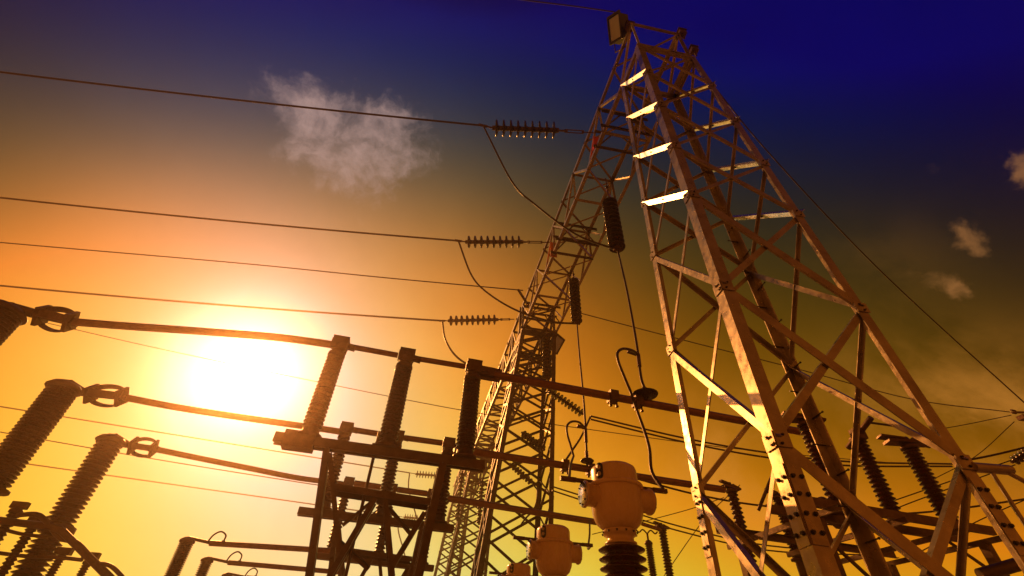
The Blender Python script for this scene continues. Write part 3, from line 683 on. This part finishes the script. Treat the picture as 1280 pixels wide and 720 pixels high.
cable('long jumper from the upper bus clamp to the right terminal of the largest transformer', dl(e1_, tr1, [(797, 515), (806, 540), (812, 562), (815, 590)]), .026, 'transformer jumper cables')
cable('jumper from the middle bus clamp to the left terminal of the largest transformer', dl(e2_, tl1, [(713, 582), (711, 598)]), .026, 'transformer jumper cables')
q2 = cts[1][0]; tr2 = q2+ox*R1*2.2+Z*R1*.52
cable('short jumper from the lower bus end to the smaller transformer', dl(at_z(737, 650, ZBUS), tr2, [(737, 668), (735, 685)]), .026, 'transformer jumper cables')
cable('jumper strung from the second tower string to the bus clamp', dl(at_d(738, 521, 14), at_d(708, 574, 12.5), [(727, 545), (716, 562)]), .03, 'transformer jumper cables')
cable('jumper strung beside the second tower leg to the lower bus', dl(at_d(666, 605, 17), at_d(652, 655, 15), [(672, 615), (668, 635), (657, 648)]), .03, 'transformer jumper cables')

# ------------------------------------------------------------------ right-hand apparatus: posts on a channel frame
def palm(par, c, d, L, w):
    m = MB(); s_ = d.cross(Z).normalized(); m.bar(c-d*L*.5, c+d*L*.5, w, .05)
    m.bar(c-d*L*.62+Z*.10, c-d*L*.05+Z*.06, w*.8, .035); m.bar(c+d*L*.1+Z*.05, c+d*L*.62-Z*.02, w*.9, .04); m.lathe([(w*.4, -.1), (w*.4, .02), (w*.25, .1), (0, .1)], c, None, 12); m.build('terminal_palm', CAST, par)
rp = [((1008, 533), 632, 20, 'brown post insulator seen between the near tower front legs', .48), ((1073, 551), 645, 19, 'brown post insulator with tilted clamp bar behind the tower bracing', .5), ((1138, 562), 650, 20, 'brown post insulator with broad palm terminal under the right tower leg', .62)]
GR = 'post insulators on the right frame'
rbase = []
for i, (tp, yb, w, lb, pl) in enumerate(rp):
    top = at_d(*tp, 8.4+.1*i); t, base, R = post('post_insulator', lb, 'post insulator', top, yb, w, 17, GR, .95, True, False)
    rbase.append(base)
    if i != 1: palm(t, top+Z*.13, V((1, -.25, -.05)).normalized(), pl*1.15, .22)
    else:
        m = MB(); a = at_d(1089, 522, 8.2); b = at_d(1060, 560, 8.5); m.tube([a, b], .05, 10); m.build('clamp_bar', CAST, t)
        m = MB(); m.box(a.lerp(b, .55), .19, .16, .19); m.bar(a.lerp(b, .55), top+Z*.1, .14, .12); m.build('clamp_block', CAST, t)
# box-shaped switch head low on the left of that row, seen through the tower
zr = sum(b.z for b in rbase)/3-.12
fr = thing('equipment_frame', 'steel channel frame under the right-hand post insulators', 'steel frame', (rbase[1].x, rbase[1].y, 0))
pA, pB = at_z(985, 640, zr), at_z(1165, 662, zr)
dirx = V((1, .12, 0)).normalized(); diry = V((-.12, 1, 0)).normalized(); cen = sum(rbase, V((0, 0, 0)))/3; cen.z = zr
for oy in (-.26, .26, 1.6):
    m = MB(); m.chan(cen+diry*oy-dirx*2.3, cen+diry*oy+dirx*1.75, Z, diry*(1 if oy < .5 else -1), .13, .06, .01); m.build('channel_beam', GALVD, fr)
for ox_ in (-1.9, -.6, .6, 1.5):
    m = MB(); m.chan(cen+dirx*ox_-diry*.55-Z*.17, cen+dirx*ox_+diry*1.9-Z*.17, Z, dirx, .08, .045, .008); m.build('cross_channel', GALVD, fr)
for ox_ in (-1.9, 1.45):
    for oy in (-.2, 1.55):
        q = cen+dirx*ox_+diry*oy; m = MB(); m.angle(V((q.x, q.y, 0)), q-Z*.2, dirx, diry, .13, .012); m.build('column', GALVD, fr)
for p_, q_ in ((cen+dirx*1.2+diry*.2-Z*.1, cen+dirx*1.9-diry*.1-Z*.9), (cen-dirx*1.9-Z*.2, cen-dirx*.3-Z*1.6)):
    m = MB(); m.bar(p_, q_, .05, .03); m.build('brace', GALVD, fr)
hb = at_d(1050, 648, 8.0); sw = thing('earthing_switch', 'cast box with curled contact fingers low behind the near tower front leg', 'earthing switch', tuple(hb))
m = MB(); m.lathe([(.17, -.1), (.17, .02), (.10, .11), (0, .11)], hb, V((.25, -1, -.35)), 6, False); m.box(hb+V((0, .12, .05)), .28, .2, .22); m.build('housing', CAST, sw)
m = MB(); a = at_d(1010, 630, 8.2); b = at_d(1042, 636, 8.1); m.tube([a, b], .045, 8); m.build('contact_arm', CAST, sw)
for (p1_, p2_, p3_) in (((1010, 632), (1028, 622), (1046, 632)), ((1008, 636), (1022, 647), (1036, 640))):
    pts = spline([at_d(*p1_, 8.2), at_d(*p2_, 8.15), at_d(*p3_, 8.1)], 5); m = MB()
    for k in range(len(pts)-1): m.bar(pts[k], pts[k+1], .09, .014, V((0, -.6, .8)))
    m.build('contact_finger', CAST, sw)
# smaller posts behind the near tower
sp_list = [((915, 616), 724, 14, 10.2, 'dark post insulator behind the left tower leg with two disc terminals'), ((973, 624), 694, 14, 10.0, 'dark post insulator behind the pale tower strut'),
           ((880, 652), 735, 12, 11.8, 'thin post insulator just left of the tower leg at the bottom'), ((828, 664), 735, 11, 13.5, 'slim post insulator with clamp right of the largest transformer'), ((811, 681), 735, 10, 13.0, 'slim capped post insulator closest to the largest transformer')]
for i, (tp, yb, w, dp, lb) in enumerate(sp_list):
    top = at_d(*tp, dp); t, base, R = post('post_insulator', lb, 'post insulator', top, yb, w, 18, 'smaller posts behind the near tower', .95)
    if i in (0, 3): palm(t, top+Z*.12, V((1, .2, 0)).normalized(), .4, .12)
    if i == 1:
        m = MB(); a, b = at_d(965, 595, dp), at_d(948, 638, dp); m.tube([a, b], .035, 8); m.bar(a.lerp(b, .4), top+Z*.1, .1, .08); m.build('clamp_bar', CAST, t)
    if i == 4:
        m = MB(); m.lathe([(.03, .1), (.03, .3)], top, None, 8)
        for sg in (-1, 1): m.tube(spline([top+Z*.28, top+Z*.38+X*.12*sg, top+Z*.30+X*.24*sg, top+Z*.36+X*.32*sg], 4), .02, 6)
        m.build('arcing_horn', CAST, t)
m = MB(); tb = [at_d(803, 655, 12.8), at_d(825, 662, 13.3)]; m.tube(tb, .05, 10); o = m.build('busbar', ALU); tag(o, 'short bus tube between the largest transformer and the slim clamped post', 'bus bar')

# pipes and stubs at the right tower leg
tR = near_leg(3, 4.0)
a = near_leg(3, 5.1); m = MB(); m.tube([a, a+V((.5, .0, .02))], .055, 10); m.build('stub_arm', GALV, t1)
st1 = a+V((.42, 0, 0)); m = MB(); m.tube([st1, st1+V((.9, -.1, -.62))], .025, 8); o = m.build('stay_rod', GALV, t1)
m = MB(); m.tube([st1-X*.2, st1+V((-.06, .1, -.9))], .022, 8); m.build('stay_rod', GALV, t1)
pp = [at_d(1225, 719, 6.0), at_d(1290, 700, 6.0)]; m = MB(); m.tube(pp, .075, 12); o = m.build('steel_pipe', GALVD); tag(o, 'thick horizontal pipe at the bottom right corner beside the tower leg', 'pipe')
pq = [at_d(1142, 640, 8.8), at_d(1282, 692, 9.4), at_d(1312, 716, 9.6)]; m = MB(); m.tube([at_d(1195, 618, 9.2), at_d(1199, 626, 9.2), at_d(1187, 640, 9.2), at_d(1176, 641, 9.2)], .03, 8); o = m.build('grounding_strap', CAST); tag(o, 'bent earthing strap at the end of the right channel frame', 'earthing strap')

# ------------------------------------------------------------------ bottom-left apparatus
for i, (tp, yb, w, tube_to, ht, lb) in enumerate((((233, 679), 745, 17, (398, 686), 13, 'short post insulator at bottom left carrying the top small tube'), ((258, 703), 770, 14, (392, 712), 12, 'second short post insulator at bottom left, right of the first'), ((283, 722), 790, 12, (390, 727), 10, 'third short post insulator, barely above the bottom edge'))):
    dp = (9.5, 11.2, 13.2)[i]; top = at_d(*tp, dp); post('post_insulator', lb, 'post insulator', top, yb, w, 26, 'short posts at bottom left', 1.0)
    a = at_d(tp[0]+14, tp[1]-1, dp); q = at_z(tube_to[0]+40, tube_to[1]+4, a.z); r_ = m_px(3.2-.4*i, a)
    t = thing('busbar', ['small bus tube with wire hoop at bottom left, topmost', 'small bus tube with wire hoop at bottom left, below the topmost', 'small bus tube with wire hoop just at the bottom edge'][i], 'bus bar', tuple(a), 'small bus tubes at bottom left')
    m = MB(); m.tube([a+(q-a)*.08, q], r_, 10); m.build('tube', ALU, t)
    m = MB(); m.tube([top+Z*.1, a+(q-a)*.1], r_*.6, 8); m.build('terminal', CAST, t)
    h0, h1 = a+(q-a)*.06, a+(q-a)*.16; hh = m_px(ht, a)
    m = MB(); m.tube(spline([h0, h0.lerp(h1, .2)+Z*hh*.7, h0.lerp(h1, .6)+Z*hh*1.05, h0.lerp(h1, 1.0)+Z*hh*.75, h1+Z*hh*.2], 6), r_*.32, 6); m.lathe([(r_*.7, -r_*.5), (r_*.7, r_*.5)], h1+Z*hh*.15, Z, 8); m.build('hoop', WIRE, t)
lp = [((18, 642), 725, 14, 'small post insulator at the left edge under the bent pipes'), ((40, 660), 735, 12, 'small post insulator right of the left edge one'), ((74, 700), 750, 11, 'small post insulator under the lower left pipes'), ((108, 706), 755, 10, 'small post insulator farthest right under the bent pipes')]
for tp, yb, w, lb in lp: 
    top = at_d(*tp, 9.0); t, b_, R_ = post('post_insulator', lb, 'post insulator', top, yb, w, 14, 'small posts under the bent pipes', 1.0)
    m = MB(); m.bar(top+Z*.15-X*.14, top+Z*.15+X*.14, .1, .12); m.build('contact', CAST, t)
pipes = [([(-20, 648), (35, 655), (70, 660), (90, 676), (150, 736)], 4.2, 'thick bent pipe rising from the bottom left to the left edge'),
         ([(22, 644), (45, 643), (58, 652), (75, 672), (95, 678), (112, 695), (140, 722), (150, 735)], 3.0, 'bent pipe arching over the small left posts'),
         ([(5, 662), (30, 668), (60, 671)], 2.0, 'short thin pipe between the small left posts'),
         ([(-10, 690), (30, 695), (75, 697), (103, 700)], 2.2, 'low thin pipe joining the small left posts'),
         ([(112, 705), (135, 706), (150, 718), (162, 734)], 2.4, 'bent pipe at bottom left, rightmost')]
for q, hw, lb in pipes:
    P = [at_d(*a, 8.8) for a in q]; m = MB(); m.tube(spline(P, 6), m_px(hw, P[0]), 8); o = m.build('bent_pipe', CAST); tag(o, lb, 'pipe', 'bent pipes at bottom left')

# ------------------------------------------------------------------ second span: strain strings and lines, right-hand strings
ss2 = [((548, 594), (545, 594.5), (520, 592.5), (512, 591), (0, 508), 'upper'), ((529, 648), (526, 648.5), (505, 646.5), (499, 645.5), (0, 575), 'lower')]
for i, (an, s0, s1, cl, ln, nm) in enumerate(ss2):
    z_ = ZS; A, P0, P1, CL = at_z(*an, z_), at_z(*s0, z_), at_z(*s1, z_), at_z(*cl, z_)
    t = string('small distant strain string, %s one, seen between the disconnector posts' % nm, 'insulator string', P0, P1, 7, m_px(4.2, P0), 'distant strain strings')
    m = MB(); m.tube([P1, CL], .03, 6); m.tube([P0, A+(A-P0)*3], .025, 6); m.build('dead_end_clamp', CAST, t)
    far = at_z(*ln, z_); m = MB(); m.tube([CL.lerp(far, k/12) for k in range(13)]+[far+(far-CL)*.5], m_px(.75, CL), 5); o = m.build('power_line', WIRE); tag(o, 'thin distant conductor crossing the left sky to the %s distant string' % nm, 'power line', 'distant conductors')
    J = [CL, CL+V((.15, 0, -1.3)), CL+V((.9, .3, -2.8)), CL+V((1.6, .4, -4.2))]; m = MB(); m.tube(spline(J, 6), m_px(.8, CL), 5); o = m.build('jumper_cable', WIRE); tag(o, 'fine jumper hanging from the %s distant string clamp' % nm, 'jumper cable', 'distant jumpers')
rs = [((686, 488), (728, 517), 10, 5.5, 17.0, 'dark disc string sloping right from the second tower leg, highest'), ((653, 541), (680, 562), 8, 4.6, 19.0, 'disc string sloping across the second tower bracing, middle'), ((638, 580), (664, 603), 8, 4.2, 21.0, 'disc string sloping across the second tower bracing, lowest')]
for i, (a, b, n, R, dp, lb) in enumerate(rs):
    p, q = at_d(*a, dp), at_d(*b, dp-.8); string(lb, 'insulator string', p, q, n, m_px(R, p), 'sloping strings on the second tower')
hs = [((603, 600), 655, 3.4, 'slender far string hanging in front of the third tower, right'), ((578, 590), 650, 3.4, 'slender far string hanging in front of the third tower, left')]
for (a, yb, R, lb) in hs:
    T = at_d(*a, 26); P1 = V((T.x, T.y, drop(T, yb))); string(lb, 'insulator string', T, P1, 12, m_px(R, T), 'far hanging strings', True)
# conductors on the right and other thin wires: picture points on a given optical depth
wires = [
    ([(738, 520), (857, 548), (960, 566), (1060, 577), (1190, 580)], 15, 1.1, 'upper conductor of the twin pair running right from the sloping string'),
    ([(738, 524), (857, 553), (960, 572), (1060, 582), (1190, 583)], 15.3, 1.1, 'lower conductor of the twin pair running right from the sloping string'),
    ([(690, 608), (760, 630), (850, 658), (960, 682), (1090, 690)], 17, .9, 'upper wire of the low pair passing behind the largest transformer'),
    ([(690, 613), (760, 636), (850, 664), (960, 688), (1090, 694)], 17.2, .9, 'lower wire of the low pair passing behind the largest transformer'),
    ([(780, 594), (870, 618), (960, 633), (1090, 642), (1180, 638), (1320, 618)], 12.5, 1.2, 'dark wire passing under the middle bus end and tower'),
    ([(1085, 528), (1115, 532)], 12, 1.4, 'short dark lead beside the tilted clamp bar'),
    ([(724, 391), (850, 424), (1000, 462), (1140, 499), (1262, 515)], 22, .6, 'thin earth wire crossing behind the near tower to the right edge'),
    ([(654, 363), (480, 347), (300, 329), (0, 303), (-300, 275)], depth(pk), .75, 'thin earth wire from the second tower to the left edge'),
    ([(768, 15), (720, 8), (640, -2), (500, -22)], 13.5, .8, 'thin earth wire leaving the floodlit tower top to the left'),
    ([(890, 105), (960, 190), (1100, 338), (1280, 503), (1400, 610)], 12.5, .8, 'thin earth wire falling from the tower top to the right edge'),
    ([(60, 404), (200, 436), (400, 478), (590, 515), (760, 540), (930, 562), (1130, 580)], 30, .5, 'faint wire passing behind the bright sun'),
    ([(0, 540), (200, 575), (395, 606), (520, 624)], 26, .65, 'thin wire in the lower left sky between two conductors'),
    ([(1200, 577), (1250, 567), (1330, 547)], 9, 1.3, 'dark lead rising from the right tower leg node'),
    ([(1100, 632), (1140, 618), (1265, 575)], 11, .7, 'upper wire of the pair ending at the right edge string'),
    ([(1110, 640), (1150, 624), (1269, 581)], 11, .7, 'lower wire of the pair ending at the right edge string'),
    ([(1150, 690), (1225, 650), (1320, 608)], 12, .7, 'wire low on the right rising to the edge'),
    ([(1165, 600), (1220, 570), (1268, 527)], 14, .5, 'fine wire to the fitting at the right edge, steep'),
    ([(1150, 540), (1200, 532), (1264, 519)], 14, .5, 'fine wire to the fitting at the right edge, shallow'),
    ([(830, 720), (880, 650), (925, 606)], 20, .5, 'fine slanting wire left of the near tower, steep'),
    ([(740, 668), (850, 640), (905, 622)], 20, .5, 'fine slanting wire left of the near tower, shallow'),
]
for q, dp, hw, lb in wires:
    P = [at_d(*a, dp) for a in q]; m = MB(); m.tube(spline(P, 6) if len(P) > 2 else P, m_px(hw, P[0]), 6); o = m.build('wire', WIRE); tag(o, lb, 'wire', 'thin wires across the sky')
p, q = at_d(1266, 577, 11), at_d(1292, 560, 11); string('pale disc string cropped by the right edge', 'insulator string', p, q, 6, m_px(6, p), None)
c = at_d(1274, 518, 14); t = thing('line_fitting', 'small dark fitting with bracket at the right edge', 'line fitting', tuple(c)); m = MB(); m.box(c+V((.1, 0, -.1)), .3, .2, .12); m.bar(c-X*.15+Z*.05, c+X*.3+Z*.1, .05, .05); m.build('bracket', CAST, t); m = MB(); m.tube([c-X*.25+Z*.03, c-X*.1+Z*.02], .03, 6); m.tube([c-X*.2+Z*.12, c-X*.05+Z*.1], .03, 6); m.build('clamp', CAST, t)

for o in bpy.data.objects:
    if 'org' in o: del o['org']
